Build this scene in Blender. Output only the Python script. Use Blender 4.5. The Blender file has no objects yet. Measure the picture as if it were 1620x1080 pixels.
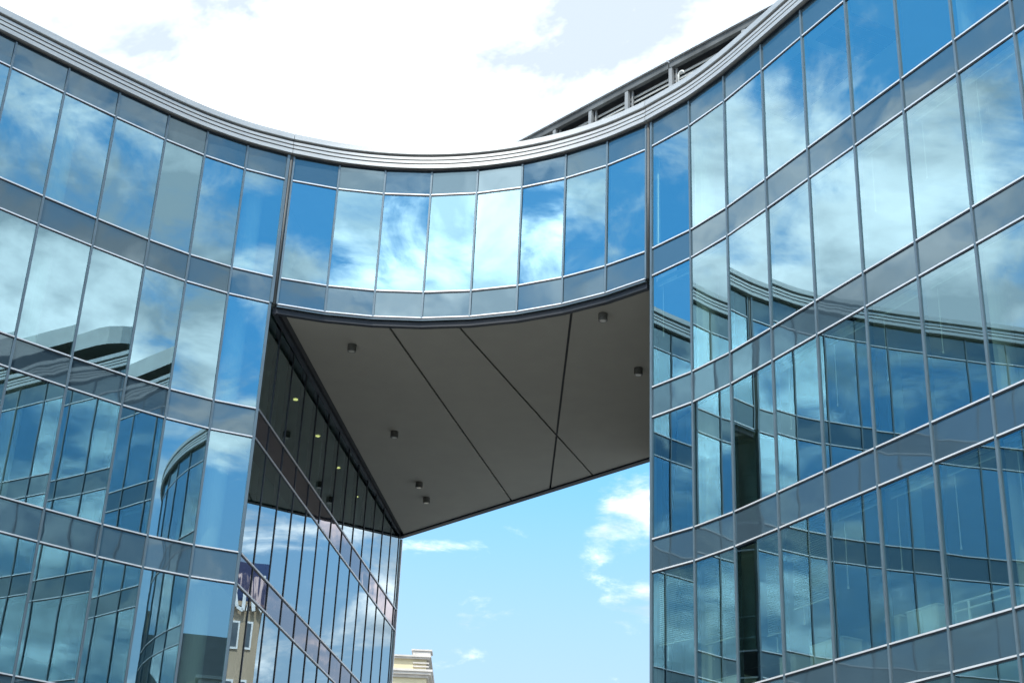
import bpy, bmesh, math, random
from mathutils import Vector, Matrix
random.seed(7)
R = math.radians
sc = bpy.context.scene
col = sc.collection

# ------------------------------------------------------------------ helpers
class MB:
    """collects faces and links them as ONE mesh object"""
    def __init__(s): s.v = []; s.f = []; s.m = []
    def poly(s, pts, mi=0):
        n = len(s.v); s.v += [tuple(p) for p in pts]; s.f.append(tuple(range(n, n+len(pts)))); s.m.append(mi)
    def hexa(s, b, t, mi=0):
        """closed box from 4 bottom points and 4 top points (same winding, ccw from above)"""
        n = len(s.v); s.v += [tuple(p) for p in b] + [tuple(p) for p in t]
        for f in ((3,2,1,0),(4,5,6,7),(0,1,5,4),(1,2,6,5),(2,3,7,6),(3,0,4,7)):
            s.f.append(tuple(n+i for i in f)); s.m.append(mi)
    def box(s, c, size, rz=0, mi=0):
        x, y, z = (k/2 for k in size); cs, sn = math.cos(rz), math.sin(rz)
        q = [(-x,-y),(x,-y),(x,y),(-x,y)]
        q = [(c[0]+a*cs-b*sn, c[1]+a*sn+b*cs) for a, b in q]
        s.hexa([(a,b,c[2]-z) for a,b in q], [(a,b,c[2]+z) for a,b in q], mi)
    def prism(s, pts, z0, z1, mi=0, mb=None, mt=None):
        """pts: plan polygon, ccw"""
        n = len(s.v); k = len(pts)
        s.v += [(p[0],p[1],z0) for p in pts] + [(p[0],p[1],z1) for p in pts]
        s.f.append(tuple(n+i for i in reversed(range(k)))); s.m.append(mi if mb is None else mb)
        s.f.append(tuple(n+k+i for i in range(k))); s.m.append(mi if mt is None else mt)
        for i in range(k):
            j = (i+1) % k
            s.f.append((n+i, n+j, n+k+j, n+k+i)); s.m.append(mi)
    def sweep(s, rings, closed=True, mi=0, caps=True):
        """rings: list of equal-length profile point lists"""
        n = len(s.v); k = len(rings[0])
        for r in rings: s.v += [tuple(p) for p in r]
        for a in range(len(rings)-1):
            for i in range(k if closed else k-1):
                j = (i+1) % k
                s.f.append((n+a*k+i, n+a*k+j, n+(a+1)*k+j, n+(a+1)*k+i)); s.m.append(mi)
        if caps and closed:
            s.f.append(tuple(n+i for i in reversed(range(k)))); s.m.append(mi)
            s.f.append(tuple(n+(len(rings)-1)*k+i for i in range(k))); s.m.append(mi)
    def cyl(s, c, r0, r1, z0, z1, n=20, mi=0, cap=True):
        a = len(s.v)
        for z, r in ((z0,r0),(z1,r1)):
            for i in range(n):
                t = 2*math.pi*i/n; s.v.append((c[0]+r*math.cos(t), c[1]+r*math.sin(t), z))
        for i in range(n):
            j = (i+1) % n; s.f.append((a+i,a+j,a+n+j,a+n+i)); s.m.append(mi)
        if cap:
            s.f.append(tuple(a+i for i in reversed(range(n)))); s.m.append(mi)
            s.f.append(tuple(a+n+i for i in range(n))); s.m.append(mi)
    def tube(s, pts, r, n=8, mi=0, taper=None):
        rings = []
        for i, p in enumerate(pts):
            p = Vector(p); a = Vector(pts[max(i-1,0)]); b = Vector(pts[min(i+1,len(pts)-1)])
            d = (b-a).normalized(); u = d.cross(Vector((0.3,0.9,0.2))).normalized(); w = d.cross(u)
            rr = r if taper is None else r*taper[i]
            rings.append([p + (u*math.cos(2*math.pi*k/n)+w*math.sin(2*math.pi*k/n))*rr for k in range(n)])
        s.sweep(rings, True, mi)
    def build(s, name, mats, parent=None, smooth=False, recalc=True):
        me = bpy.data.meshes.new(name); me.from_pydata(s.v, [], s.f)
        if not isinstance(mats, (list, tuple)): mats = [mats]
        for m in mats: me.materials.append(m)
        for p, mi in zip(me.polygons, s.m): p.material_index = mi; p.use_smooth = bool(smooth)
        if recalc:
            bm = bmesh.new(); bm.from_mesh(me); bmesh.ops.recalc_face_normals(bm, faces=bm.faces)
            if smooth == 'sharp':
                for e in bm.edges: e.smooth = len(e.link_faces) == 2 and e.calc_face_angle(3) < .35
            bm.to_mesh(me); bm.free()
        o = bpy.data.objects.new(name, me); col.objects.link(o)
        if parent is not None: o.parent = parent; o.matrix_parent_inverse = parent_inv(parent)
        return o
def parent_inv(p):
    m = Matrix.Translation(p.location) @ Matrix.Rotation(p.rotation_euler.z, 4, 'Z')
    return m.inverted()
def tag(o, label=None, cat=None, group=None, kind=None):
    if label: o['label'] = label
    if cat: o['category'] = cat
    if group: o['group'] = group
    if kind: o['kind'] = kind
    return o
def thing(name, loc, label, cat, group=None):
    o = bpy.data.objects.new(name, None); o.empty_display_size = .3; col.objects.link(o); o.location = loc
    return tag(o, label, cat, group)

# ------------------------------------------------------------------ materials
def mat(name):
    m = bpy.data.materials.new(name); m.use_nodes = True
    nt = m.node_tree; nt.nodes.clear()
    out = nt.nodes.new('ShaderNodeOutputMaterial')
    return m, nt, nt.nodes.new, nt.links.new, out
def noise_col(nt, a, b, scale, coord='Object', detail=6, lo=.35, hi=.65, stretch=None):
    N, L = nt.nodes.new, nt.links.new
    tc = N('ShaderNodeTexCoord'); src = tc.outputs[coord]
    if stretch:
        mp = N('ShaderNodeMapping'); mp.inputs['Scale'].default_value = stretch; L(src, mp.inputs[0]); src = mp.outputs[0]
    nz = N('ShaderNodeTexNoise'); nz.inputs['Scale'].default_value = scale; nz.inputs['Detail'].default_value = detail
    L(src, nz.inputs['Vector'])
    rp = N('ShaderNodeValToRGB'); rp.color_ramp.elements[0].position = lo; rp.color_ramp.elements[1].position = hi
    rp.color_ramp.elements[0].color = (*a, 1); rp.color_ramp.elements[1].color = (*b, 1)
    L(nz.outputs['Fac'], rp.inputs[0])
    return rp.outputs['Color'], nz.outputs['Fac'], src
def principled(name, a, b=None, scale=3, rough=.5, metal=0, spec=.5, bump=0, bscale=None, stretch=None, detail=6):
    m, nt, N, L, out = mat(name)
    p = N('ShaderNodeBsdfPrincipled'); L(p.outputs[0], out.inputs[0])
    c, f, src = noise_col(nt, a, b or tuple(x*.88 for x in a), scale, detail=detail, stretch=stretch)
    L(c, p.inputs['Base Color'])
    p.inputs['Roughness'].default_value = rough; p.inputs['Metallic'].default_value = metal
    p.inputs['Specular IOR Level'].default_value = spec
    mr = N('ShaderNodeMapRange'); mr.inputs['To Min'].default_value = rough*.85; mr.inputs['To Max'].default_value = min(1, rough*1.2)
    L(f, mr.inputs['Value']); L(mr.outputs[0], p.inputs['Roughness'])
    if bump:
        nz = N('ShaderNodeTexNoise'); nz.inputs['Scale'].default_value = bscale or scale*6; nz.inputs['Detail'].default_value = 4
        L(src, nz.inputs['Vector'])
        bp = N('ShaderNodeBump'); bp.inputs['Strength'].default_value = 1; bp.inputs['Distance'].default_value = bump
        L(nz.outputs['Fac'], bp.inputs['Height']); L(bp.outputs[0], p.inputs['Normal'])
    return m
def glass(name, refl, tint, trans, wave=.0007, wscale=.8, frame=1.0):
    """coated facade glass: sharp tinted reflection over a tinted see-through body"""
    m, nt, N, L, out = mat(name)
    tc = N('ShaderNodeTexCoord')
    nz = N('ShaderNodeTexNoise'); nz.inputs['Scale'].default_value = wscale; nz.inputs['Detail'].default_value = 1.0
    L(tc.outputs['Object'], nz.inputs['Vector'])
    bp = N('ShaderNodeBump'); bp.inputs['Strength'].default_value = 1; bp.inputs['Distance'].default_value = wave
    L(nz.outputs['Fac'], bp.inputs['Height'])
    g = N('ShaderNodeBsdfGlossy'); g.inputs['Roughness'].default_value = 0.0; L(bp.outputs[0], g.inputs['Normal'])
    fr = N('ShaderNodeFresnel'); fr.inputs['IOR'].default_value = 1.52
    mr = N('ShaderNodeMapRange'); mr.inputs['From Min'].default_value = .043; mr.inputs['From Max'].default_value = .7
    mr.inputs['To Min'].default_value = refl; mr.inputs['To Max'].default_value = min(.98, refl+.42)
    L(fr.outputs[0], mr.inputs['Value'])
    # the coating's tint washes out towards grazing angles
    mc = N('ShaderNodeMix'); mc.data_type = 'RGBA'; mc.inputs['A'].default_value = (*tint, 1); mc.inputs['B'].default_value = (.84,.93,.98,1)
    m2 = N('ShaderNodeMapRange'); m2.inputs['From Min'].default_value = .043; m2.inputs['From Max'].default_value = .5
    L(fr.outputs[0], m2.inputs['Value']); L(m2.outputs[0], mc.inputs['Factor']); L(mc.outputs['Result'], g.inputs['Color'])
    t = N('ShaderNodeBsdfTransparent'); t.inputs['Color'].default_value = (*trans, 1)
    mx = N('ShaderNodeMixShader'); L(mr.outputs[0], mx.inputs[0]); L(t.outputs[0], mx.inputs[1]); L(g.outputs[0], mx.inputs[2])
    L(mx.outputs[0], out.inputs[0])
    return m
def spandrel_mat(name, base, refl, tint=(.8,.9,1)):
    m, nt, N, L, out = mat(name)
    tc = N('ShaderNodeTexCoord')
    nz = N('ShaderNodeTexNoise'); nz.inputs['Scale'].default_value = .9; nz.inputs['Detail'].default_value = 1.5
    L(tc.outputs['Object'], nz.inputs['Vector'])
    bp = N('ShaderNodeBump'); bp.inputs['Strength'].default_value = 1; bp.inputs['Distance'].default_value = .0045
    L(nz.outputs['Fac'], bp.inputs['Height'])
    g = N('ShaderNodeBsdfGlossy'); g.inputs['Roughness'].default_value = .02; g.inputs['Color'].default_value = (*tint, 1)
    L(bp.outputs[0], g.inputs['Normal'])
    d = N('ShaderNodeBsdfDiffuse')
    c, f, src = noise_col(nt, base, tuple(x*.8 for x in base), .4, detail=3)
    L(c, d.inputs['Color'])
    fr = N('ShaderNodeFresnel'); fr.inputs['IOR'].default_value = 1.52
    mr = N('ShaderNodeMapRange'); mr.inputs['From Min'].default_value = .043; mr.inputs['From Max'].default_value = .8
    mr.inputs['To Min'].default_value = refl; mr.inputs['To Max'].default_value = .9
    L(fr.outputs[0], mr.inputs['Value'])
    mx = N('ShaderNodeMixShader'); L(mr.outputs[0], mx.inputs[0]); L(d.outputs[0], mx.inputs[1]); L(g.outputs[0], mx.inputs[2])
    L(mx.outputs[0], out.inputs[0])
    return m
def emit(name, c, s):
    m, nt, N, L, out = mat(name)
    e = N('ShaderNodeEmission'); e.inputs[0].default_value = (*c,1); e.inputs[1].default_value = s; L(e.outputs[0], out.inputs[0])
    return m

M = {}
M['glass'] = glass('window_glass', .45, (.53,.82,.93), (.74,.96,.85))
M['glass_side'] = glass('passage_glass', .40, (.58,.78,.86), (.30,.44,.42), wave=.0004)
M['spandrel'] = spandrel_mat('spandrel_glass', (.050,.084,.108), .15, (.66,.86,.93))
M['spandrel_side'] = spandrel_mat('passage_spandrel_glass', (.05,.05,.06), .30, (.74,.67,.70))
M['alu'] = principled('aluminium_trim', (.74,.75,.76), (.66,.67,.68), 2.2, .40, .35)
M['mullion'] = principled('grey_blue_mullion', (.13,.185,.22), (.11,.155,.185), 1.5, .40, .3)
M['mullion_dark'] = principled('near_black_trim', (.012,.016,.022), (.02,.024,.03), 3, .5)
M['dark'] = principled('dark_blue_edge_trim', (.005,.009,.016), (.009,.014,.022), 2, .6)
M['cornice'] = principled('ribbed_metal_cornice', (.50,.505,.49), (.44,.445,.435), 1.2, .46, .4, stretch=(1,1,9))
M['post'] = principled('screen_post', (.30,.31,.31), (.24,.25,.25), 1.5, .55, .2)
M['joint'] = principled('joint_profile', (.13,.14,.14), (.06,.065,.065), 1.2, .6, .2, stretch=(1,1,.4))
M['soffit'] = principled('soffit_render', (.355,.35,.31), (.342,.337,.30), 1.6, .95, spec=.1, bump=.0004, bscale=90)
M['ceiling'] = principled('white_ceiling', (.82,.84,.80), (.76,.78,.74), 1, .9)
M['carpet'] = principled('grey_carpet', (.36,.37,.35), (.30,.31,.29), 3, .95)
M['inner_wall'] = principled('interior_partition', (.56,.68,.52), (.42,.53,.42), .25, .9)
M['column'] = principled('white_column', (.78,.79,.77), (.70,.71,.69), 1, .7)
M['grille'] = principled('ceiling_grille', (.05,.055,.06), (.08,.085,.09), 4, .6)
M['white'] = principled('white_laminate', (.74,.76,.72), (.66,.68,.64), 2, .5)
M['blind'] = principled('blind_slats', (.55,.60,.56), (.48,.53,.50), 2, .6)
M['roof'] = principled('roof_gravel', (.30,.29,.27), (.20,.19,.18), 4, .95, bump=.02)
M['louvre'] = principled('louvre_metal', (.60,.61,.58), (.50,.51,.49), 1.5, .55, .1)
M['screen_dark'] = principled('screen_back', (.03,.032,.034), (.05,.052,.054), 2, .7)
M['lampbody'] = principled('downlight_body', (.10,.10,.09), (.07,.07,.06), 8, .5)
M['lamplens'] = principled('downlight_lens', (.42,.41,.34), (.36,.35,.3), 10, .25)
M['lamp'] = emit('lit_lamp', (1,.80,.28), 2)
M['paving'] = principled('courtyard_paving', (.32,.31,.29), (.24,.235,.225), .7, .9, bump=.01)
M['cream'] = principled('cream_render', (.66,.58,.38), (.56,.49,.32), .5, .9)
M['cream_trim'] = principled('pale_stone_trim', (.62,.58,.53), (.50,.47,.43), 1.2, .9)
M['beige'] = principled('beige_render', (.47,.36,.26), (.38,.30,.21), .4, .9)
M['slate'] = principled('slate_roof', (.035,.04,.042), (.06,.065,.068), 1.5, .7, bump=.01)
M['blue_board'] = principled('dark_blue_board', (.008,.035,.13), (.012,.045,.15), 2, .5)
M['letter'] = principled('white_letter', (.80,.80,.80), (.72,.72,.72), 2, .5)
M['pane'] = principled('old_window_pane', (.06,.08,.10), (.10,.12,.14), 1, .08, spec=.8)
M['stone'] = principled('pale_facade_stone', (.42,.40,.36), (.34,.32,.29), .4, .9)
M['bark'] = principled('tree_bark', (.07,.05,.035), (.04,.03,.022), 5, .95, bump=.02)
def leaf_mat():
    m, nt, N, L, out = mat('leaves')
    c, f, src = noise_col(nt, (.022,.05,.014), (.055,.10,.028), .9)
    d = N('ShaderNodeBsdfDiffuse'); L(c, d.inputs[0])
    t = N('ShaderNodeBsdfTranslucent'); t.inputs[0].default_value = (.06,.12,.02,1)
    mx = N('ShaderNodeMixShader'); mx.inputs[0].default_value = .25
    L(d.outputs[0], mx.inputs[1]); L(t.outputs[0], mx.inputs[2]); L(mx.outputs[0], out.inputs[0])
    return m
M['leaf'] = leaf_mat()

# ------------------------------------------------------------------ measured plan and heights (metres, eye at 1.6)
EYE = 1.6
PTS = {'L1': (-11.947, 28.888), 'L2': (-10.943, 29.850), 'L3': (-9.929, 30.792), 'L4': (-8.891, 31.712), 'L5': (-8.021, 32.381), 'L6': (-7.073, 32.950), 'L7': (-6.069, 33.381), 'B0': (-5.920, 33.429), 'B1': (-4.753, 33.744), 'B2': (-3.547, 33.890), 'B3': (-2.312, 33.861), 'B4': (-1.094, 33.652), 'B5': (0.082, 33.264), 'B6': (1.190, 32.713), 'B7': (2.207, 32.019), 'B8': (3.107, 31.206), 'R0': (3.206, 31.085), 'R1': (4.029, 30.077), 'R2': (4.709, 28.994), 'R3': (5.372, 27.722), 'R4': (6.024, 26.428), 'R5': (6.679, 25.142), 'R6': (7.336, 23.858), 'R7': (7.993, 22.578), 'R8': (8.639, 21.329)}
FH = 3.6
def T(k):
    z1, s, s0 = 20.121, .735, .731
    if k == 0: return EYE + z1 + s0
    return EYE + (z1 - FH*((k-1)//2) if k % 2 else z1 - FH*(k//2) + s)
FLOORS = [(T(1),T(2)), (T(3),T(4)), (T(5),T(6)), (T(7),T(8)), (T(9),T(10)), (T(11), .25)]     # window top, bottom
SPANS = [(T(0),T(1)), (T(2),T(3)), (T(4),T(5)), (T(6),T(7)), (T(8),T(9)), (T(10),T(11))]
V2 = lambda p: Vector((p[0], p[1]))
def heading(p, ang, step, n, turn=None):
    out = []; a = ang
    for i in range(n):
        p = V2(p) + Vector((math.cos(R(a)), math.sin(R(a))))*step
        out.append(p); a += turn(i) if turn else 0
    return out
LP = [V2(PTS['L%d'%i]) for i in range(1,8)]
BP = [V2(PTS['B%d'%i]) for i in range(9)]
RP = [V2(PTS['R%d'%i]) for i in range(9)]
# beyond the frame: the left wing runs on straight; the right wing swings away to the right
EXT_L = list(reversed(heading(LP[0], 180+43.8, 1.39, 9)))
EXT_R = heading(RP[-1], -62.6, 1.44, 16, lambda i: 0 if i < 2 else 5.2)
Q = Vector((-3.65, 51.4)); QR = Vector((4.60, 42.35))

def outward(a, b):
    d = (V2(b)-V2(a)).normalized(); return Vector((d.y, -d.x))
def vert_normals(pts):
    ns = []
    for i in range(len(pts)):
        v = Vector((0,0))
        if i: v += outward(pts[i-1], pts[i])
        if i < len(pts)-1: v += outward(pts[i], pts[i+1])
        v.normalize()
        ref = outward(pts[i-1], pts[i]) if i else outward(pts[0], pts[1])
        ns.append(v / max(.5, v.dot(ref)))
    return ns
def offset(pts, d):
    return [p + n*d for p, n in zip(pts, vert_normals(pts))]
def strip(mb, pts, prof, mi=0, ends=None):
    """sweep a closed profile of (outward offset, z) along plan points"""
    ns = vert_normals(pts)
    mb.sweep([[ (p.x+n.x*o, p.y+n.y*o, z) for o, z in prof] for p, n in zip(pts, ns)], True, mi)
def lerp(a, b, t): return a + (b-a)*t
def pane_quad(mb, a, b, z0, z1, g=.028, j=.004, off=0.0):
    """one flat pane, very slightly out of plane like a real one"""
    d = (b-a).normalized(); n = Vector((d.y,-d.x)); A = a+d*g + n*off; B = b-d*g + n*off
    t1, t2 = random.uniform(-j,j), random.uniform(-j,j)
    mb.poly([(A.x-n.x*t1, A.y-n.y*t1, z0), (B.x+n.x*t1, B.y+n.y*t1, z0),
             (B.x+n.x*(t1+t2), B.y+n.y*(t1+t2), z1), (A.x+n.x*(-t1+t2), A.y+n.y*(-t1+t2), z1)])
def slab_panel(mb, a, b, z0, z1, g=.028, th=.03, off=-.002):
    d = (b-a).normalized(); n = Vector((d.y,-d.x)); A = a+d*g+n*off; B = b-d*g+n*off
    q = [A, B, B-n*th, A-n*th]
    t = random.uniform(-.004,.004)
    mb.hexa([(p.x, p.y, z0) for p in q], [(p.x+n.x*t, p.y+n.y*t, z1) for p in q])
def mullion(mb, p, n, z0, z1, w=.05, out=.03, inn=.12):
    t = Vector((-n.y, n.x)); q = [p-t*w/2-n*inn, p-t*w/2+n*out, p+t*w/2+n*out, p+t*w/2-n*inn]
    mb.hexa([(a.x,a.y,z0) for a in q], [(a.x,a.y,z1) for a in q])
def transom_prof(z, h=.031, out=.024, inn=-.06):
    return [(inn, z-h/2), (inn, z+h/2), (out, z+h/2), (out, z-h/2)]

def curtain(root, pts, floors, spans, main, ztop, zbot, glassm, spanm, mulm, mw=.048, mout=.03, ends=(True,True), tz=None, jit=.004, tmat='alu', th=.031):
    """main(i, j) -> True when bay i of floor j is in the picture (a part of its own); the rest go together"""
    rest = MB(); srest = MB(); nr = ns_ = 0
    for i in range(len(pts)-1):
        a, b = pts[i], pts[i+1]
        for j, (zt, zb) in enumerate(floors):
            if zt is None: continue
            if main(i, j): 
                m = MB(); pane_quad(m, a, b, zb+.02, zt-.02, j=jit); m.build('window', M[glassm], root, recalc=False)
            else: pane_quad(rest, a, b, zb+.02, zt-.02, j=jit); nr += 1
        for j, (zt, zb) in enumerate(spans):
            if main(i, j) or main(i, j-1):
                m = MB(); slab_panel(m, a, b, zb+.02, zt-.02); m.build('spandrel_panel', M[spanm], root)
            else: slab_panel(srest, a, b, zb+.02, zt-.02); ns_ += 1
    if nr: tag(rest.build('windows', M[glassm], root, recalc=False), kind='stuff')
    if ns_: tag(srest.build('spandrel_panels', M[spanm], root), kind='stuff')
    nn = vert_normals(pts)
    mrest = MB(); mr = 0
    for i, (p, n) in enumerate(zip(pts, nn)):
        if (i == 0 and not ends[0]) or (i == len(pts)-1 and not ends[1]): continue
        vis = any(main(k, j) for k in (i-1, i) if 0 <= k < len(pts)-1 for j in range(len(floors)))
        if vis: m = MB(); mullion(m, p, n.normalized(), zbot, ztop, mw, mout); m.build('mullion', M[mulm], root)
        else: mullion(mrest, p, n.normalized(), zbot, ztop, mw, mout); mr += 1
    if mr: tag(mrest.build('mullions', M[mulm], root), kind='stuff')
    for z in tz:
        m = MB(); strip(m, pts, transom_prof(z, h=th)); m.build('transom', M[tmat], root)
        m = MB(); strip(m, pts, [(-.05, z-th/2-.030), (-.05, z-th/2-.001), (.012, z-th/2-.001), (.012, z-th/2-.030)]); m.build('gasket_shade_strip', M['mullion_dark'], root)  # dark strip: gasket plus the shadow line under the transom, put in as colour

def curve(pts, k=4):
    out = []
    for i in range(len(pts)-1):
        a, b = pts[i], pts[i+1]; p = pts[i-1] if i else a*2-b; q = pts[i+2] if i+2 < len(pts) else b*2-a
        if (b-a).length < .5: out.append(a); continue
        for s_ in range(k):
            t = s_/k; m0, m1 = (b-p)*.5*min(1,(b-a).length/max(.1,(a-p).length)), (q-a)*.5*min(1,(b-a).length/max(.1,(q-b).length))
            if (a-p).length < .5: m0 = b-a
            if (q-b).length < .5: m1 = b-a
            out.append(a*(2*t**3-3*t**2+1) + m0*(t**3-2*t**2+t) + b*(3*t**2-2*t**3) + m1*(t**3-t**2))
    return out + [pts[-1]]
def cornice(root, pts):
    z = T(0)
    prof = [(-.40,z-.02),(-.04,z-.02),(-.04,z+.02),(.13,z+.024),(.13,z+.130),(.02,z+.134),(.02,z+.172),
            (.12,z+.176),(.12,z+.252),(.01,z+.256),(.01,z+.294),(.11,z+.298),(.11,z+.372),(-.04,z+.376),(-.04,z+.432),
            (.13,z+.436),(.14,z+.45),(.135,z+.605),(.11,z+.622),(-.40,z+.622)]
    m = MB(); strip(m, curve(pts), prof); return m.build('cornice', M['cornice'], root, smooth='sharp')
def shade_strip(root, pts):  # solid dark-coloured strip standing in for the shade below the cornice
    z = T(0)
    m = MB(); strip(m, pts, [(-.1,z-.032),(-.1,z-.021),(.055,z-.021),(.055,z-.032)]); m.build('shade_strip', M['dark'], root)

def interior(root, poly, front, levels, colpts, backline):
    """floor plates with white ceilings, core wall and columns. poly is ccw plan, front a facade line"""
    for k, (zb, zt, top) in enumerate(levels):
        m = MB(); m.prism(poly, zb, zt, 0, mb=1, mt=2); m.build('roof' if top else 'floor_slab', [M['dark'], M['ceiling'], M['roof'] if top else M['carpet']], root)
    zlo, zhi = .05, T(0)-.2
    m = MB()
    for a, b in zip(backline[:-1], backline[1:]):
        d = (b-a).normalized(); n = Vector((d.y,-d.x)); q = [a, b, b-n*.2, a-n*.2]
        m.hexa([(p.x,p.y,zlo) for p in q], [(p.x,p.y,zhi) for p in q])
    m.build('core_wall', M['inner_wall'], root)
    for p in colpts:
        m = MB(); m.cyl(p, .26, .26, .05, T(0)-.1, 24); m.build('column', M['column'], root, smooth=False)

ALLTZ = [T(k) for k in range(1, 12)]
SLABS = [(T(0)-.25, T(0)+.3, True)] + [(T(2*k+1)+.06, T(2*k)-.06, False) for k in range(1,6)]

# ================================================================== LEFT WING
left = thing('office_wing', (-11, 32, 0), 'blue mirrored glass office wing at left, ending in a slanted passage wall', 'building')
lp = EXT_L + LP
nL = len(EXT_L)
curtain(left, lp, FLOORS, SPANS, lambda i, j: i >= nL-1 and 0 <= j <= 3, T(0)-.01, .05, 'glass', 'spandrel', 'mullion', tz=ALLTZ, ends=(True, False))
cornice(left, lp + [lerp(LP[-1], BP[0], .46)]); shade_strip(left, lp)
# corner post where facade and passage wall meet (only below the bridge) and the joint profile above it
m = MB(); n7 = outward(LP[-2], LP[-1]); mullion(m, LP[-1]-Vector((.02,.0)), n7, .05, T(3), .065, .04, .10); m.build('corner_post', M['mullion'], left)
m = MB(); mullion(m, LP[-1], n7, T(3)+.001, T(0)-.012, .07, .06, .10); m.build('mullion', M['mullion'], left)
m = MB(); jp = lerp(LP[-1], BP[0], .52); m.cyl(jp + n7*.01, .040, .040, T(3)-.02, T(0)-.012, 14); m.build('joint_profile', M['joint'], left, smooth=True)
# passage wall
dP = (Q-LP[-1]).normalized(); nP = Vector((dP.y, -dP.x))
pp = [LP[-1] + dP*t for t in [.06] + [1.10+1.385*k for k in range(13)] + [18.15]]
PF = [(T(3)-.02,T(4))] + FLOORS[2:]; PS = SPANS[2:]
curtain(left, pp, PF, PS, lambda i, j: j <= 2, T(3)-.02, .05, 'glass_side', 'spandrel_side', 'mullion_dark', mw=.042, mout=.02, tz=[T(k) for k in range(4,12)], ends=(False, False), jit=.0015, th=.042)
m = MB(); mullion(m, Q+dP*.0, nP, .05, T(3)-.3, .09, .05, .14); m.build('corner_post', M['alu'], left)
# set back from the glass
def inset_poly(front, side, back): return front + side + back
fr = offset(lp, -.30)
fr[-1] = LP[-1] - n7*.35 - nP*.35
sd = [Q - nP*.35 - dP*.3]
polyL = fr + sd + [Vector((-14, 58)), Vector((-30, 34))]
colsL = [offset([lp[i],lp[i+1]], -1.1)[0] + (lp[i+1]-lp[i])*.5 for i in range(2, len(lp)-1, 4)] + [LP[-1]+dP*t - nP*1.2 for t in (4.5, 9.8, 15)]
backL = [Vector((-27,25.5)), Vector((-14.5,38)), Vector((-11,50)), Vector((-8,56))]
interior(left, polyL, fr, SLABS, colsL, backL)
m = MB(); m.hexa([(-30,34,.05),(-20.6,20.4,.05),(-20.4,20.5,.05),(-29.8,34.1,.05)], [(-30,34,T(0)),(-20.6,20.4,T(0)),(-20.4,20.5,T(0)),(-29.8,34.1,T(0))]); m.build('end_wall', M['stone'], left)
m = MB(); q = [Q-dP*.05, Vector((-14,58.2)), Vector((-30.3,34.2))]
for a, b in zip(q[:-1], q[1:]):
    d = (b-a).normalized(); n = Vector((d.y,-d.x)); r = [a, a-n*.2, b-n*.2, b]
    m.hexa([(p.x,p.y,.05) for p in r], [(p.x,p.y,T(0)) for p in r])
m.build('back_wall', M['stone'], left)

# ================================================================== BRIDGE
bridge = thing('sky_bridge', (-.5, 40, T(3)-.3), 'curved glass bridge joining the two wings at the top floor over a dark grey soffit', 'bridge')
curtain(bridge, BP, FLOORS[:1], SPANS[:2], lambda i, j: True, T(0)-.01, T(3), 'glass', 'spandrel', 'mullion', tz=[T(1),T(2),T(3)], ends=(True,True))
cornice(bridge, [lerp(LP[-1],BP[0],.54)] + BP + [lerp(BP[-1],RP[0],.46)]); shade_strip(bridge, BP)
zS = T(3)-.22
bl = [LP[-1]+nP*.10+Vector((.05,.0))] + BP[1:-1] + [RP[0]-Vector((.03,0))]
m = MB(); strip(m, [BP[0]]+BP[1:-1]+[BP[-1]], [(-.16,zS-.02),(-.16,T(3)-.10),(-.03,T(3)-.10),(-.03,zS-.02)]); m.build('edge_trim', M['dark'], bridge)
m = MB(); strip(m, BP, [(-.02,T(3)-.092),(-.02,T(3)-.066),(.04,T(3)-.066),(.04,T(3)-.092)]); m.build('drip_edge', M['mullion'], bridge)
BL, BR = Q + nP*.03, Vector((4.55, 42.4))
dB = (BR-BL).normalized(); nB = Vector((-dB.y, dB.x))          # pointing away from the viewer
# soffit: one plane cut by three open joints
front = offset(BP, -.16)
front[0] = LP[-1] + dP*.30 + nP*.34; front[-1] = RP[0] + Vector((-.01,.25))
back = [BR - nB*.22 - dB*.05, BL - nB*.22 + dB*.35]
poly = front + back
def clip(poly, p, d, side, gap):
    n = Vector((-d.y, d.x))*side; out = []
    f = lambda q: (q-p).dot(n) - gap
    for i in range(len(poly)):
        a, b = poly[i], poly[(i+1) % len(poly)]; fa, fb = f(a), f(b)
        if fa >= 0: out.append(a)
        if (fa >= 0) != (fb >= 0): out.append(a + (b-a)*(fa/(fa-fb)))
    return out
seams = [((-3.18,33.8),(0.12,46.52)), ((-1.43,33.63),(2.64,43.92)), ((1.43,32.52),(1.44,45.18))]
pieces = [poly]
for a, b in seams:
    a, b = V2(a), V2(b); d = (b-a).normalized()
    pieces = [c for P in pieces for s_ in (1,-1) for c in [clip(P, a, d, s_, .030)] if len(c) > 2]
for P in pieces:
    if sum(P[i].x*P[i-1].y-P[i-1].x*P[i].y for i in range(len(P))) > 0: P = P[::-1]
    m = MB(); m.prism(P, zS, zS+.05); m.build('soffit_panel', M['soffit'], bridge)
m = MB(); big = [LP[-1]+nP*.02+dP*.1, *offset(BP[1:-1], -.17), RP[0]+Vector((-.005,.2)), BR-nB*.05, BL-nB*.05+dB*.02]
m.prism(big, zS+.09, zS+.12); m.build('soffit_backing', M['screen_dark'], bridge)
m = MB(); q = [BL-nB*.2, BR-nB*.2, BR, BL]
m.hexa([(p.x,p.y,zS-.05) for p in q], [(p.x,p.y,zS+.6) for p in q]); m.build('back_edge_trim', M['dark'], bridge)
m = MB(); q = [BL-nB*.16, BR-nB*.16, BR-nB*.02, BL-nB*.02]
m.hexa([(p.x,p.y,zS+.601) for p in q], [(p.x,p.y,T(0)+.5) for p in q]); m.build('back_wall', M['stone'], bridge)
a, b = LP[-1]+dP*.12+nP*.035, BL-nB*.2-dB*.0
m = MB(); q = [a, b, b+nP*.12, a+nP*.12]; m.hexa([(p.x,p.y,zS-.03) for p in q], [(p.x,p.y,T(3)-.05) for p in q]); m.build('wall_channel', M['dark'], bridge)
fb = offset(BP, -.3)
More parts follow.
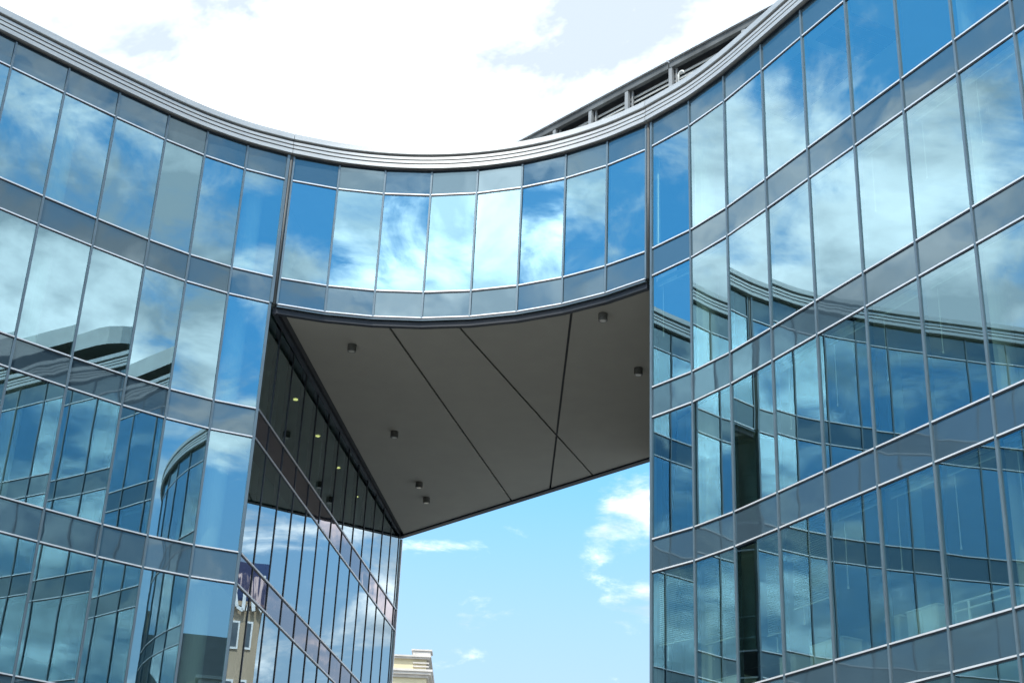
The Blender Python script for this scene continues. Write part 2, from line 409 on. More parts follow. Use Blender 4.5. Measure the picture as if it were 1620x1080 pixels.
nRx = outward(RP[0],RP[1]); dRx = (QR-RP[0]).normalized(); nRp_ = Vector((dRx.y,-dRx.x))
fb[0] += Vector((.1,0))
fbx = [LP[-1]-nP*.42-n7*.2] + fb + [RP[0]+nRp_*.85-nRx*.3, BR+nRp_*.95-nB*.3, BL-nP*.42-nB*.3]
m = MB(); m.prism(fbx, T(3)+.035, T(2)-.055, 0, mb=0, mt=1); m.build('floor_slab', [M['ceiling'], M['carpet']], bridge)
m = MB(); m.prism(fbx, T(0)-.244, T(0)+.294, 0, mb=0, mt=1); m.build('roof', [M['ceiling'], M['roof']], bridge)
m = MB(); a, b = V2((-5.35,38.5)), V2((4.0,36.9)); d=(b-a).normalized(); n=Vector((d.y,-d.x)); q=[a,b,b-n*.15,a-n*.15]
m.hexa([(p.x,p.y,T(2)-.04) for p in q], [(p.x,p.y,T(0)-.26) for p in q]); m.build('partition', M['inner_wall'], bridge)

# ================================================================== RIGHT WING
right = thing('office_wing', (9, 28, 0), 'blue glass office wing at right with blinds and cabinets behind its lower panes', 'building')
rp = RP + EXT_R
curtain(right, rp, FLOORS, SPANS, lambda i, j: i <= 8 and j <= 4, T(0)-.01, .05, 'glass', 'spandrel', 'mullion', tz=ALLTZ, ends=(False, True))
cornice(right, [lerp(BP[-1],RP[0],.54)] + rp); shade_strip(right, rp)
nR = outward(RP[0], RP[1])
m = MB(); mullion(m, RP[0]+(RP[1]-RP[0]).normalized()*.03, nR, .05, T(0)-.012, .06, .035, .12); m.build('corner_post', M['mullion'], right)
m = MB(); m.cyl(lerp(BP[-1], RP[0], .45) + nR*.0, .035, .035, T(3)-.02, T(0)-.012, 14); m.build('joint_profile', M['joint'], right, smooth=True)
dR = (QR-RP[0]).normalized(); nRp = Vector((-dR.y, dR.x))
LR = (QR-RP[0]).length
pr = [RP[0] + dR*t for t in [LR-.05] + [LR-1.2-1.385*k for k in range(7)] + [.10]]
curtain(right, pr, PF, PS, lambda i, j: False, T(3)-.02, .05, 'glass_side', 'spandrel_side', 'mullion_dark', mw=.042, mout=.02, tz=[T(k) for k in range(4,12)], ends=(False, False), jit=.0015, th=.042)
fr = offset(rp, -.30); fr[0] = RP[0] - nR*.38 - nRp*.35
end = rp[-1]
backR = [Vector((18.5, 27)), QR - nRp*.35 - dR*.4]
endn = Vector((end.x+1, end.y+12))
polyR = [fr[0]] + fr[1:] + [endn] + backR
colsR = [offset([rp[i],rp[i+1]], -1.0)[0] + (rp[i+1]-rp[i])*.55 for i in range(2, len(rp)-1, 4)]
a = RP[1] + (RP[2]-RP[1])*.42; vd = a.normalized(); colsR[0] = a + vd*1.15
cwR = [RP[0]+dR*8+Vector((5.2,-2)), offset(rp, -7.5)[8], offset(rp, -7.5)[14], end+Vector((0,8))]
interior(right, polyR, fr, SLABS, colsR, [cwR[0], cwR[1], cwR[2], cwR[3]])
m = MB()
for a, b in zip([end, endn, Vector((18.7,27.2))], [endn, Vector((18.7,27.2)), QR]):
    d = (b-a).normalized(); n = Vector((d.y,-d.x)); q = [a, b, b-n*.2, a-n*.2]
    m.hexa([(p.x,p.y,.05) for p in q], [(p.x,p.y,T(0)) for p in q])
m.build('back_wall', M['stone'], right)

m = MB(); a, b = RP[0]+dR*.62-nRp*.10, QR-dR*.5-nRp*.10; q = [a, b, b-nRp*.12, a-nRp*.12]  # unseen wall added to hide the bright sliver of light at the corner
m.hexa([(p.x,p.y,T(2)-.05) for p in q], [(p.x,p.y,T(0)-.26) for p in q]); m.build('partition', M['inner_wall'], right)

# ------------------------------------------------------------------ roof screen behind the right cornice
scr = thing('roof_screen', (3, 33, T(0)+.3), 'grey metal roof screen with louvres and posts rising behind the cornice at right', 'roof screen')
u = Vector((.678,-.735)); w = Vector((.735,.678)); P0 = Vector((0.0, 36.07))
zt = EYE + 23.45; zb = T(0)+.31
def lbox(mb, t0, t1, o0, o1, z0, z1, mi=0):
    q = [P0+u*t0+w*o0, P0+u*t1+w*o0, P0+u*t1+w*o1, P0+u*t0+w*o1]
    mb.hexa([(p.x,p.y,z0) for p in q], [(p.x,p.y,z1) for p in q], mi)
t0, t1 = -7, 12.5
m = MB(); lbox(m, t0, 5.50, -.02, .34, zt-.07, zt); lbox(m, 5.54, t1, -.02, .34, zt-.07, zt); m.build('top_flange', M['alu'], scr)
m = MB(); lbox(m, t0, 5.50, .04, .16, zt-.27, zt-.072); lbox(m, 5.54, t1, .04, .16, zt-.27, zt-.072); m.build('top_beam', M['joint'], scr)
for t in (-5.8,-4.3,-2.9,-1.5,-.1,1.3,2.68,4.02,5.56,7.95,9.5,11):
    m = MB(); lbox(m, t-.055, t+.055, .05, .15, zb, zt-.272); lbox(m, t+.10, t+.14, .15, .20, zb, zt-.272); m.build('post', M['post'], scr)
m = MB()
for k in range(13):
    z = zb + .08 + k*.145
    q = lambda o, zz: [(p.x,p.y,zz) for p in (P0+u*t0+w*o, P0+u*t1+w*o)]
    a0, a1 = q(.22, z); b0, b1 = q(.29, z+.115); c0, c1 = q(.31, z+.10); d0, d1 = q(.24, z-.012)
    m.hexa([a0,a1,d1,d0], [b0,b1,c1,c0])
m.build('louvre_panel', M['louvre'], scr)
m = MB(); lbox(m, t0, t1, .36, .46, zb, zt-.08); m.build('back_panel', M['screen_dark'], scr)
m = MB(); pts = []
for k in range(9):
    a = math.pi*k/8; pts.append((P0+u*(5.80+.09-.09*math.cos(a))+w*.10).to_3d()+Vector((0,0,zt-.60+.09*math.sin(a))))
p0 = pts[0].copy(); p0.z -= .35
m.tube([p0]+pts, .028, 10); m.build('vent_pipe', M['louvre'], scr, smooth=True)

pv = thing('roof_pavilion', (14, 20, T(0)+.3), 'rounded grey roof pavilion with a broad fascia on the right wing roof, seen only mirrored', 'roof pavilion')
f1 = offset(rp[7:22], -1.2); f2 = offset(rp[7:22], -5.0)
def rounded(f1, f2):
    a, b = f1[0], f2[0]; c = (a+b)/2; r = (b-a).length/2; e = (a-c).normalized(); g = -(f1[1]-f1[0]).normalized()
    arc = [c + e*r*math.cos(t) + g*r*math.sin(t) for t in [math.pi*k/12 for k in range(1,12)]]
    return f1 + list(reversed(f2)) + list(reversed(arc))
m = MB(); m.prism(rounded(f1, f2), T(0)+2.05, T(0)+2.75, 0, mb=1); m.build('fascia', [M['louvre'], M['screen_dark']], pv)  # underside coloured dark to stand in for shade beneath the canopy
g1 = offset(rp[7:22], -2.6); g2 = offset(rp[7:22], -4.4)
m = MB(); m.prism(rounded(g1, g2), T(0)+.31, T(0)+2.048); m.build('wall', M['screen_dark'], pv)

# ------------------------------------------------------------------ downlights under the bridge
spots = [(-4.15,35.18,'round dark downlight on the soffit nearest the top of the passage wall'),
         (-3.36,41.16,'round dark downlight at the middle of the left soffit strip'),
         (-2.79,45.49,'round dark downlight of the far pair, nearer to the glass passage wall'),
         (-2.60,46.95,'round dark downlight of the far pair, the one closest to the soffit point'),
         (2.20,32.73,'round dark downlight just under the curved bridge front at right'),
         (3.37,35.86,'round dark downlight beside the right wing edge under the bridge')]
for x, y, lab in spots:
    o = thing('downlight', (x, y, zS), lab, 'downlight', 'downlights under the bridge')
    m = MB(); m.cyl((x,y), .115, .115, zS-.19, zS-.004, 28); m.build('housing', M['lampbody'], o)
    m = MB(); m.cyl((x,y), .075, .075, zS-.197, zS-.1905, 24); m.build('lens', M['lamplens'], o)

# lit ceiling lamps behind the passage glass
for x, y, lab in [(-6.14,39.55,'lit yellow ceiling lamp behind the passage glass, nearest to the corner'),
                  (-5.78,42.35,'lit yellow ceiling lamp behind the passage glass, second from the corner'),
                  (-5.40,45.05,'lit yellow ceiling lamp behind the passage glass, third from the corner'),
                  (-5.02,47.8,'lit yellow ceiling lamp behind the passage glass, farthest and smallest')]:
    z = T(3)+.058
    o = thing('ceiling_lamp', (x, y, z), lab, 'lamp', 'lit lamps behind the passage wall')
    m = MB(); m.cyl((x,y), .09, .09, z-.05, z-.002, 20); m.build('housing', M['white'], o)
    m = MB(); m.cyl((x,y), .065, .065, z-.075, z-.0505, 20); m.build('lens', M['lamp'], o)

# ------------------------------------------------------------------ things inside the right wing
def bay(i, f, inset): 
    a, b = rp[i], rp[i+1]; n = outward(a, b); return a + (b-a)*f - n*inset
def blind(i, j, f0, f1, drop, label, group):
    zt_, zb_ = FLOORS[j]; a, b = bay(i, f0, .20), bay(i, f1, .20); rz = math.atan2((b-a).y, (b-a).x); c = (a+b)/2; ln = (b-a).length
    o = thing('window_blind', (c.x, c.y, zt_-.03), label, 'blind', group)
    m = MB(); m.box((c.x,c.y,zt_-.07), (ln,.07,.06), rz); m.build('headrail', M['blind'], o)
    m = MB(); z = zt_-.12; k = 0
    n = outward(a, b)
    while z > zt_-drop:
        q = [a+n*.02, b+n*.02, b-n*.02, a-n*.02]; tilt = .016
        m.hexa([(q[0].x,q[0].y,z-tilt),(q[1].x,q[1].y,z-tilt),(q[2].x,q[2].y,z+tilt),(q[3].x,q[3].y,z+tilt)],
               [(q[0].x,q[0].y,z-tilt+.004),(q[1].x,q[1].y,z-tilt+.004),(q[2].x,q[2].y,z+tilt+.004),(q[3].x,q[3].y,z+tilt+.004)])
        z -= .045 if drop > .5 else .012
    m.build('slats', M['blind'], o)
    m = MB(); m.box((c.x,c.y,zt_-drop-.015), (ln,.05,.022), rz); m.build('bottom_rail', M['white'], o)
    p = bay(i, f0+.08*(1 if drop < .5 else 2), .235)
    m = MB(); m.cyl((p.x,p.y), .008, .008, zt_-max(1.5, drop+.3), zt_-.1, 6); m.cyl((p.x,p.y), .02, .012, zt_-max(1.5, drop+.3)-.06, zt_-max(1.5, drop+.3)-.001, 8)
    m.build('pull_cord', M['white'], o)
blind(0, 3, .06, .95, 1.55, 'half lowered pale blind behind the pane at the right wing corner', 'lowered blinds in the right wing')
blind(1, 3, .06, .95, 1.75, 'lowered pale blind in the second bay from the right wing corner, above a low cabinet', 'lowered blinds in the right wing')
blind(2, 3, .50, .97, 1.95, 'narrow lowered pale blind beside the dark strip in the third bay', 'lowered blinds in the right wing')
blind(3, 3, .08, .80, 1.6, 'lowered pale blind in the fourth bay, left of the open windows', 'lowered blinds in the right wing')
for i, j in [(4,3),(5,3),(6,3),(7,3),(3,2),(4,2),(5,2),(6,2),(0,1),(5,1),(6,1),(7,1)]:
    blind(i, j, .06, .95, .22, 'raised pale blind with hanging cord under the head of a right wing window', 'raised blinds in the right wing')
def cabinet(i, j, f0, f1, h, label, depth=.42, inset=.32):
    zb_ = FLOORS[j][1]; a, b = bay(i, f0, inset), bay(i, f1, inset); n = outward(a, b); c = (a+b)/2 - n*depth/2
    rz = math.atan2((b-a).y, (b-a).x); ln = (b-a).length; z0 = zb_-.06
    o = thing('cabinet', (c.x, c.y, z0), label, 'cabinet', 'pale cabinets by the right wing windows')
    m = MB(); m.box((c.x,c.y,z0+h/2), (ln, depth, h), rz); m.build('carcass', M['white'], o)
    m = MB(); m.box((c.x,c.y,z0+h+.013), (ln+.03, depth+.03, .025), rz); m.build('top', M['white'], o)
    m = MB(); s = (a+b)/2 + n*.009
    for q in (-.25, .25): m.box((s.x+math.cos(rz)*ln*q, s.y+math.sin(rz)*ln*q, z0+h/2+.02), (ln*.46, .016, h-.1), rz)
    m.build('doors', M['white'], o)
cabinet(1, 3, .10, .75, .42, 'low pale green cabinet under the lowered blind in the second bay')
cabinet(3, 3, .25, .92, .55, 'pale cabinet on the sill left of the tall mullion, in the fourth bay')
cabinet(4, 3, .72, .97, .62, 'narrow pale cabinet just left of the widest white cabinet')
cabinet(5, 3, .10, .62, .62, 'wide pale cabinet with its end against the white rail')
cabinet(6, 3, .80, 1.0, .85, 'tall pale cabinet at the right end of the white rail')
cabinet(2, 3, .62, .95, .5, 'pale cabinet beside the dark strip, under the narrow blind')
a, b = bay(5, .68, .40), bay(6, .74, .40)
o = thing('railing', ((a.x+b.x)/2, (a.y+b.y)/2, FLOORS[3][1]-.06), 'white tubular rail running behind two panes between the pale cabinets', 'rail')
z0 = FLOORS[3][1]-.06
for z in (.42, .56):
    m = MB(); m.tube([(a.x,a.y,z0+z), ((a.x+b.x)/2,(a.y+b.y)/2,z0+z), (b.x,b.y,z0+z)], .02, 8); m.build('bar', M['letter'], o)
for f in (0.02, .36, .98):
    p = a+(b-a)*f; m = MB(); m.tube([(p.x,p.y,z0),(p.x,p.y,z0+.56)], .022, 8); m.build('support', M['letter'], o)
# dark ceiling grilles
for t_, j, lab in [(2.15,0,'a'),(3.1,0,'b'),(4.1,0,'c')]:
    i = int(t_); c = bay(i, t_-i, 1.5); d = rp[i+1]-rp[i]; rz = math.atan2(d.y, d.x); z = T(1)+.058-.0
    z = T(0)-.25
    m = MB()
    for q in range(4): m.box((c.x+math.cos(rz)*(q-1.5)*.3, c.y+math.sin(rz)*(q-1.5)*.3, z-.012), (.262,1.5,.03), rz)
    m.build('ceiling_grille', M['grille'], right)

# ------------------------------------------------------------------ cream building far off
cb = thing('old_building', (-12, 104, 0), 'cream rendered old building with stone cornice showing far off beneath the bridge', 'building')
Z0 = EYE
def cbox(mb, x0, x1, y0, y1, z0, z1): mb.hexa([(x0,y0,z0),(x1,y0,z0),(x1,y1,z0),(x0,y1,z0)], [(x0,y0,z1),(x1,y0,z1),(x1,y1,z1),(x0,y1,z1)])
m = MB(); cbox(m, -24, -4.74, 100.0, 114, 0, Z0+21.99); m.build('wall', M['cream'], cb)
m = MB(); cbox(m, -24.2, -4.60, 99.85, 114.1, Z0+22.0, Z0+22.18); cbox(m, -24.4, -4.42, 99.65, 114.3, Z0+22.182, Z0+22.36); cbox(m, -24.5, -4.34, 99.55, 114.4, Z0+22.362, Z0+22.5); m.build('cornice', M['cream_trim'], cb)
m = MB(); cbox(m, -24, -4.80, 100.02, 114, Z0+22.502, Z0+23.25); m.build('attic_wall', M['cream'], cb)
m = MB(); cbox(m, -24.2, -4.60, 99.82, 114.1, Z0+23.252, Z0+23.36); cbox(m, -24.3, -4.50, 99.72, 114.2, Z0+23.362, Z0+23.47); m.build('attic_cornice', M['cream_trim'], cb)
m = MB(); cbox(m, -5.75, -4.55, 99.80, 101, Z0+23.472, Z0+23.78); cbox(m, -5.85, -4.45, 99.72, 101.1, Z0+23.782, Z0+23.88); m.build('corner_block', M['cream_trim'], cb)
for z in (22.72, 22.95):
    m = MB(); cbox(m, -5.7, -4.62, 99.90, 101, Z0+z, Z0+z+.09); m.build('band', M['cream_trim'], cb)
for x in (-7.4, -10.2, -13, -15.8):
    for z in (18.6, 14.6, 10.6, 6.4):
        m = MB(); cbox(m, x-.85, x+.85, 99.86, 99.998, z, z+2.5)
        f = m.build('window', M['cream_trim'], cb)
        m = MB(); cbox(m, x-.65, x+.65, 99.83, 99.858, z+.2, z+2.25); m.build('pane', M['pane'], f)
        m = MB(); cbox(m, x-1.0, x+1.0, 99.70, 99.998, z+2.502, z+2.75); m.build('lintel', M['cream_trim'], f)
m = MB(); m.hexa([(-23.5,100.5,Z0+23.48),(-6,100.5,Z0+23.48),(-6,113.5,Z0+23.48),(-23.5,113.5,Z0+23.48)], [(-20,105,Z0+25),(-9,105,Z0+25),(-9,109,Z0+25),(-20,109,Z0+25)]); m.build('roof', M['slate'], cb)

# ================================================================== what the glass mirrors (outside the frame)
# beige tower with a roof sign, beyond the passage
tc_ = Vector((18.6, 86.5)); td = Vector((.427,.904)).normalized(); tn = Vector((td.y,-td.x))
tw = thing('beige_tower', (tc_.x, tc_.y, 0), 'beige tower with two small windows and white roof letters, mirrored in the passage glass', 'building')
TZ = 25.6
def tbox(mb, a0, a1, o0, o1, z0, z1):
    q = [tc_+tn*a0-td*o0, tc_+tn*a1-td*o0, tc_+tn*a1-td*o1, tc_+tn*a0-td*o1]
    mb.hexa([(p.x,p.y,z0) for p in q], [(p.x,p.y,z1) for p in q])
m = MB(); tbox(m, -.95, 9, 0, -10, 0, TZ); m.build('wall', M['beige'], tw)
for a in (-.22, .85, 2.6):
    for z in (TZ-2.7, TZ-6.3, TZ-9.9):
        m = MB(); tbox(m, a-.36, a+.36, .02, .10, z, z+1.75); f = m.build('window', M['letter'], tw)
        m = MB(); tbox(m, a-.26, a+.26, .105, .13, z+.16, z+1.62); m.build('pane', M['pane'], f)
m = MB(); tbox(m, -1.05, 9.2, .2, -10.2, TZ+.002, TZ+.3); m.build('parapet', M['beige'], tw)
m = MB(); tbox(m, -1.2, 4.6, -.6, -.9, TZ+.302, TZ+3.0); m.build('sign_board', M['blue_board'], tw)
def stroke(mb, pts, wd):
    for (a0,z0),(a1,z1) in zip(pts[:-1], pts[1:]):
        d = Vector((a1-a0, z1-z0)).normalized(); e = Vector((-d.y,d.x))*wd/2
        c = [(a0-e.x,z0-e.y),(a1-e.x,z1-e.y),(a1+e.x,z1+e.y),(a0+e.x,z0+e.y)]
        fr_ = [(tc_+tn*a+td*-.45).to_3d()+Vector((0,0,z)) for a, z in c]; bk = [(tc_+tn*a+td*-.25).to_3d()+Vector((0,0,z)) for a, z in c]
        mb.hexa(fr_, bk)
b0 = TZ-.35
for x, pts in ((-1.35, [(0,2.3),(.05,.3),(.35,0),(.55,.3),(.6,2.3)]), (-.5, [(0,0),(.3,2.3),(.62,0)]), (.4, [(0,0),(0,2.3),(.45,2.0),(.6,1.1),(.4,.2),(0,0)]), (1.3, [(0,2.3),(.3,0),(.65,2.3)]), (2.2,[(0,0),(0,2.3),(.5,2.1),(.5,1.4),(0,1.2),(.6,0)])):
    m = MB(); stroke(m, [(x+a, b0+z) for a, z in pts], .2); m.build('letter', M['letter'], tw)

# old dark-roofed house behind the courtyard
def house(x, y, rz, w_, d_, h, label, wallm, roofm, rh=5):
    o = thing('town_house', (x, y, 0), label, 'building')
    cs, sn = math.cos(rz), math.sin(rz); tr = lambda a, b, z: (x+a*cs-b*sn, y+a*sn+b*cs, z)
    def hb(mb, a0,a1,b0_,b1,z0,z1): mb.hexa([tr(a0,b0_,z0),tr(a1,b0_,z0),tr(a1,b1,z0),tr(a0,b1,z0)], [tr(a0,b0_,z1),tr(a1,b0_,z1),tr(a1,b1,z1),tr(a0,b1,z1)])
    m = MB(); hb(m, -w_/2,w_/2,-d_/2,d_/2,0,h); m.build('wall', wallm, o)
    m = MB(); hb(m, -w_/2-.4,w_/2+.4,-d_/2-.4,d_/2+.4,h+.002,h+.5); m.build('cornice', M['cream_trim'], o)
    m = MB(); e = .3
    m.hexa([tr(-w_/2-e,-d_/2-e,h+.502),tr(w_/2+e,-d_/2-e,h+.502),tr(w_/2+e,d_/2+e,h+.502),tr(-w_/2-e,d_/2+e,h+.502)],
           [tr(-w_/2+rh*.6,-d_/2+rh*.6,h+rh),tr(w_/2-rh*.6,-d_/2+rh*.6,h+rh),tr(w_/2-rh*.6,d_/2-rh*.6,h+rh),tr(-w_/2+rh*.6,d_/2-rh*.6,h+rh)])
    m.build('roof', roofm, o)
    for a in (-w_*.3, w_*.22):
        m = MB(); hb(m, a-.5, a+.5, -.6, .6, h+rh-1.0, h+rh+1.6); hb(m, a-.62, a+.62, -.72, .72, h+rh+1.601, h+rh+1.8); m.build('chimney', M['beige'], o)
    for a in (-w_*.28, 0, w_*.28):
        for s_ in (-1, 1):
            b1, b2 = sorted((s_*(d_/2-.4), s_*(d_/2-3.0))); m = MB(); hb(m, a-.9, a+.9, b1, b2, h+.6, h+2.6); hb(m, a-1.1, a+1.1, b1-.15, b2+.15, h+2.601, h+2.8); dm = m.build('dormer', M['stone'], o)
            b1, b2 = sorted((s_*(d_/2-.399), s_*(d_/2-.37))); m = MB(); hb(m, a-.6, a+.6, b1, b2, h+.9, h+2.3); m.build('pane', M['pane'], dm)
    n = int(w_//3.4)
    for k in range(n):
        a = -w_/2 + (k+.5)*w_/n
        for s_ in (-1, 1):
            z = 1.2
            while z+2.4 < h:
                m = MB(); b1, b2 = sorted((s_*(d_/2+.002), s_*(d_/2+.1))); hb(m, a-.7,a+.7,b1,b2,z,z+2.0); f = m.build('window', M['cream_trim'], o)
                m = MB(); b1, b2 = sorted((s_*(d_/2+.102), s_*(d_/2+.12))); hb(m, a-.55,a+.55,b1,b2,z+.15,z+1.85); m.build('pane', M['pane'], f)
                z += 3.5
    return o
house(32, -19, R(35), 22, 12, 18.5, 'grey town house with a dark slate hip roof across the courtyard', M['stone'], M['slate'], 6)
house(6, -46, R(3), 30, 14, 11, 'long pale town house with a low slate roof behind the camera', M['stone'], M['slate'], 4)
house(-30, -34, R(-25), 24, 13, 13, 'cream town house with a slate roof at the left rear of the courtyard', M['cream'], M['slate'], 5)

# trees
def tree(x, y, h, r, label, seed):
    rnd = random.Random(seed)
    o = thing('broadleaf_tree', (x, y, 0), label, 'tree', 'trees around the courtyard')
    m = MB(); m.tube([(x,y,0),(x+.1,y,h*.2),(x,y+.1,h*.45),(x+.1,y,h*.8)], h*.022, 10, taper=[1.3,1,.75,.3])
    tips = []
    for k in range(9):
        a = 2.4*k; z = h*(.28+.06*k); e = (x+math.cos(a)*r*.62, y+math.sin(a)*r*.62, z+h*.14)
        m.tube([(x,y,z),(x+math.cos(a)*r*.3,y+math.sin(a)*r*.3,z+h*.05),e], h*.009, 6, taper=[1,.7,.3]); tips.append(e)
    m.build('trunk', M['bark'], o)
    m = MB()
    clumps = []
    for k in range(70):
        while True:
            p = Vector((rnd.uniform(-1,1), rnd.uniform(-1,1), rnd.uniform(-1,1)))
            if .35 < p.length < 1: break
        clumps.append((Vector((x+p.x*r, y+p.y*r, h*.62+p.z*h*.36)), r*rnd.uniform(.16,.30)))
    for c, cr in clumps:
        for k in range(95):
            d = Vector((rnd.gauss(0,1), rnd.gauss(0,1), rnd.gauss(0,.8))).normalized(); p = c + d*cr*rnd.uniform(.5,1.1)
            a = Vector((rnd.gauss(0,1), rnd.gauss(0,1), rnd.gauss(0,1))).normalized(); b = a.cross(d).normalized(); s_ = rnd.uniform(.10,.19)
            m.poly([p-a*s_, p+b*s_*.6, p+a*s_, p-b*s_*.6])
    m.build('crown', M['leaf'], o, recalc=False)
tree(10.6, 12.6, 15.6, 3.0, 'tall dark green tree in front of the right wing end', 3)
tree(22.5, -4.0, 13, 4.6, 'broad dark green tree beside the slate roofed house', 5)
tree(-17, 4, 11, 3.6, 'smaller green tree at the left side of the courtyard', 9)

# ------------------------------------------------------------------ ground
m = MB(); m.poly([(-1500,-1500,0),(1500,-1500,0),(1500,1500,0),(-1500,1500,0)]); tag(m.build('ground', M['paving']), kind='structure')

# ================================================================== light
SUN_EL, SUN_AZ = 56, 205          # azimuth clockwise from +Y
sd_ = Vector((math.sin(R(SUN_AZ))*math.cos(R(SUN_EL)), math.cos(R(SUN_AZ))*math.cos(R(SUN_EL)), math.sin(R(SUN_EL))))
sl = bpy.data.lights.new('sun', 'SUN'); sl.energy = 2.6; sl.angle = R(.53); sl.color = (1,.95,.87)
so = bpy.data.objects.new('sun', sl); col.objects.link(so); so.rotation_euler = sd_.to_track_quat('Z','Y').to_euler(); so.location = (0,0,60)

wd = bpy.data.worlds.new('World'); sc.world = wd; wd.use_nodes = True
nt = wd.node_tree; nt.nodes.clear(); N, L = nt.nodes.new, nt.links.new
def math_(op, a, b=None, c=None, clamp=False):
    n = N('ShaderNodeMath'); n.operation = op; n.use_clamp = clamp
    for i, v in enumerate((a,b,c)):
        if v is None: continue
        if isinstance(v, (int,float)): n.inputs[i].default_value = v
        else: L(v, n.inputs[i])
    return n.outputs[0]
out = N('ShaderNodeOutputWorld'); bg = N('ShaderNodeBackground'); L(bg.outputs[0], out.inputs[0])
sky = N('ShaderNodeTexSky'); sky.sky_type = 'NISHITA'; sky.sun_disc = False
sky.sun_elevation = R(SUN_EL); sky.sun_rotation = R(SUN_AZ); sky.air_density = 1.0; sky.dust_density = .3; sky.ozone_density = 2.5
tcw = N('ShaderNodeTexCoord'); D = tcw.outputs['Generated']
sep = N('ShaderNodeSeparateXYZ'); L(D, sep.inputs[0])
zz = math_('ADD', math_('MAXIMUM', sep.outputs['Z'], 0.0), .22)
cv = N('ShaderNodeCombineXYZ'); L(math_('DIVIDE', sep.outputs['X'], zz), cv.inputs[0]); L(math_('DIVIDE', sep.outputs['Y'], zz), cv.inputs[1]); cv.inputs[2].default_value = 3.7
def fbm(scale, detail, rough, dist=0, off=(0,0,0)):
    mp = N('ShaderNodeMapping'); mp.inputs['Location'].default_value = off; L(cv.outputs[0], mp.inputs[0])
    n = N('ShaderNodeTexNoise'); n.inputs['Scale'].default_value = scale; n.inputs['Detail'].default_value = detail; n.inputs['Roughness'].default_value = rough; n.inputs['Distortion'].default_value = dist
    L(mp.outputs[0], n.inputs['Vector']); return n.outputs['Fac']
cover = math_('ADD', fbm(2.3, 9, .58, .3, (4.2,1.3,0)), math_('MULTIPLY', math_('SUBTRACT', fbm(6.5, 9, .62, .5, (8.1,2.2,1)), .5), .75))
# big weather: thicker or thinner cloud in some directions
BANKS = [            # azimuth (clockwise from +Y), elevation, inner and outer radius in degrees, amount
    (-3, 43, 11, 19.5, .33), (-17, 40, 5, 13, .22), (0, 15.5, 6, 10, -.235), (22, 19, 6, 13, .13), (24, 10, 4, 9, -.1), (5.9, 17.3, .2, 3.7, .33), (4.6, 11.3, .5, 2.2, .20), (-2.2, 13.4, .4, 3.2, .09), (-2.8, 17.6, .4, 1.8, -.05), (5.0,13.8,.3,1.6,.06),
    (116, 24, 5, 14, .15), (131, 24, 3, 8, .12), (145, 24, 2, 6, .12), (114, 33, 3, 7, -.10), (131, 31, 2, 5, .05), (145, 16.5, 2, 5, -.12),
    (159, 30, 2, 5, .05), (-172, 28, 3, 8, .16), (-142, 29, 9, 18, .27), (-157, 28, 2, 6, .10), (-102, 30, 5, 9, -.05),
    (-85, 26, 3, 6, -.09), (-67, 28, 4, 10, .13), (-66, 36, 4, 7, -.05),
]
den = cover
def direction(az, el): return Vector((math.sin(R(az))*math.cos(R(el)), math.cos(R(az))*math.cos(R(el)), math.sin(R(el))))
def near(az, el, r0, r1, lo, hi):
    vm = N('ShaderNodeVectorMath'); vm.operation = 'DOT_PRODUCT'; L(D, vm.inputs[0]); vm.inputs[1].default_value = direction(az, el)
    mr = N('ShaderNodeMapRange'); mr.interpolation_type = 'SMOOTHSTEP'; mr.inputs['From Min'].default_value = math.cos(R(r1)); mr.inputs['From Max'].default_value = math.cos(R(r0))
    mr.inputs['To Min'].default_value = lo; mr.inputs['To Max'].default_value = hi; L(vm.outputs['Value'], mr.inputs['Value'])
    return mr.outputs[0]
for az, el, r0, r1, amt in BANKS: den = math_('ADD', den, near(az, el, r0, r1, 0, amt))
mr = N('ShaderNodeMapRange'); mr.interpolation_type = 'SMOOTHSTEP'; mr.inputs['From Min'].default_value = .43; mr.inputs['From Max'].default_value = .645; L(den, mr.inputs['Value'])
cmask = mr.outputs[0]
# blue sky: the physical sky, a little more saturated
hs = N('ShaderNodeHueSaturation'); hs.inputs['Saturation'].default_value = 1.25; L(sky.outputs[0], hs.inputs['Color'])
bl_ = N('ShaderNodeMix'); bl_.data_type = 'RGBA'; bl_.inputs['Factor'].default_value = .6; L(hs.outputs[0], bl_.inputs['A']); bl_.inputs['B'].default_value = (.50,2.6,4.7,1)
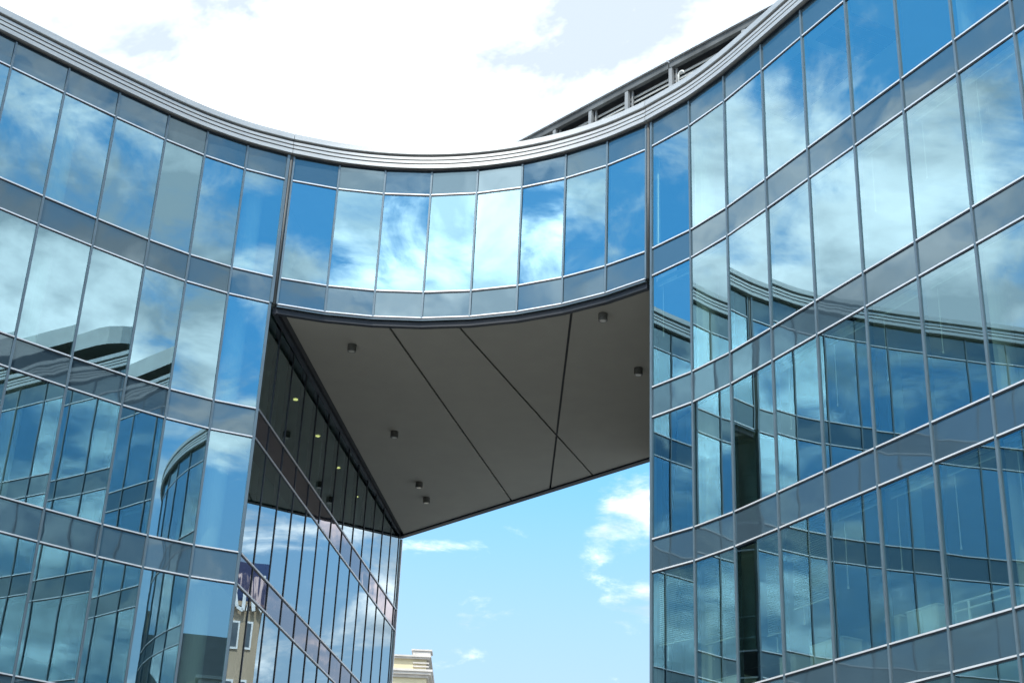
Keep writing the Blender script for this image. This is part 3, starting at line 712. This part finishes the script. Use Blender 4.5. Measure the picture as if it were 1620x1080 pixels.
# sunlit cloud: brighter where thick, greyer in its own folds
fold = fbm(4.5, 6, .6, .4, (1.1,7.3,2))
cr = N('ShaderNodeValToRGB'); cr.color_ramp.elements[0].position = .40; cr.color_ramp.elements[1].position = .74
cr.color_ramp.elements[0].color = (2.6,3.0,3.35,1); cr.color_ramp.elements[1].color = (9.6,9.7,9.8,1); L(fold, cr.inputs[0])
# clouds towards the sun are brighter
gl = N('ShaderNodeVectorMath'); gl.operation = 'SCALE'; L(cr.outputs[0], gl.inputs[0]); L(near(SUN_AZ, SUN_EL, 24, 46, 1.0, 2.5), gl.inputs['Scale'])
mx = N('ShaderNodeMix'); mx.data_type = 'RGBA'; L(cmask, mx.inputs['Factor']); hz = N('ShaderNodeMapRange'); hz.interpolation_type = 'SMOOTHSTEP'; hz.inputs['From Min'].default_value = .44; hz.inputs['From Max'].default_value = .16; hz.inputs['To Max'].default_value = .92; L(sep.outputs['Z'], hz.inputs['Value'])
hm = N('ShaderNodeMix'); hm.data_type = 'RGBA'; L(hz.outputs[0], hm.inputs['Factor']); L(bl_.outputs['Result'], hm.inputs['A']); hm.inputs['B'].default_value = (2.0,2.75,3.45,1)
L(hm.outputs['Result'], mx.inputs['A']); L(gl.outputs[0], mx.inputs['B'])
L(mx.outputs['Result'], bg.inputs['Color']); bg.inputs['Strength'].default_value = .15

# ------------------------------------------------------------------ camera
cam = bpy.data.cameras.new('camera'); co = bpy.data.objects.new('camera', cam); col.objects.link(co); sc.camera = co
cam.sensor_width = 36; cam.lens = 2356.43/1620*36; cam.clip_end = 6000; cam.clip_start = .1
pt, rl = R(25.2611), R(-2.53126)
F = Vector((0, math.cos(pt), math.sin(pt))); U = Vector((0, -math.sin(pt), math.cos(pt))); X = Vector((1,0,0))
cx = X*math.cos(rl) - U*math.sin(rl); cy = X*math.sin(rl) + U*math.cos(rl)
co.matrix_world = Matrix(((cx.x,cy.x,-F.x,0),(cx.y,cy.y,-F.y,0),(cx.z,cy.z,-F.z,EYE),(0,0,0,1)))

sc.view_settings.view_transform = 'Standard'; sc.view_settings.look = 'None'; sc.view_settings.gamma = 1; sc.view_settings.exposure = 1.0
sc.cycles.max_bounces = 14; sc.cycles.glossy_bounces = 6; sc.cycles.transparent_max_bounces = 24; sc.cycles.diffuse_bounces = 4
sc.cycles.caustics_reflective = False; sc.cycles.caustics_refractive = False
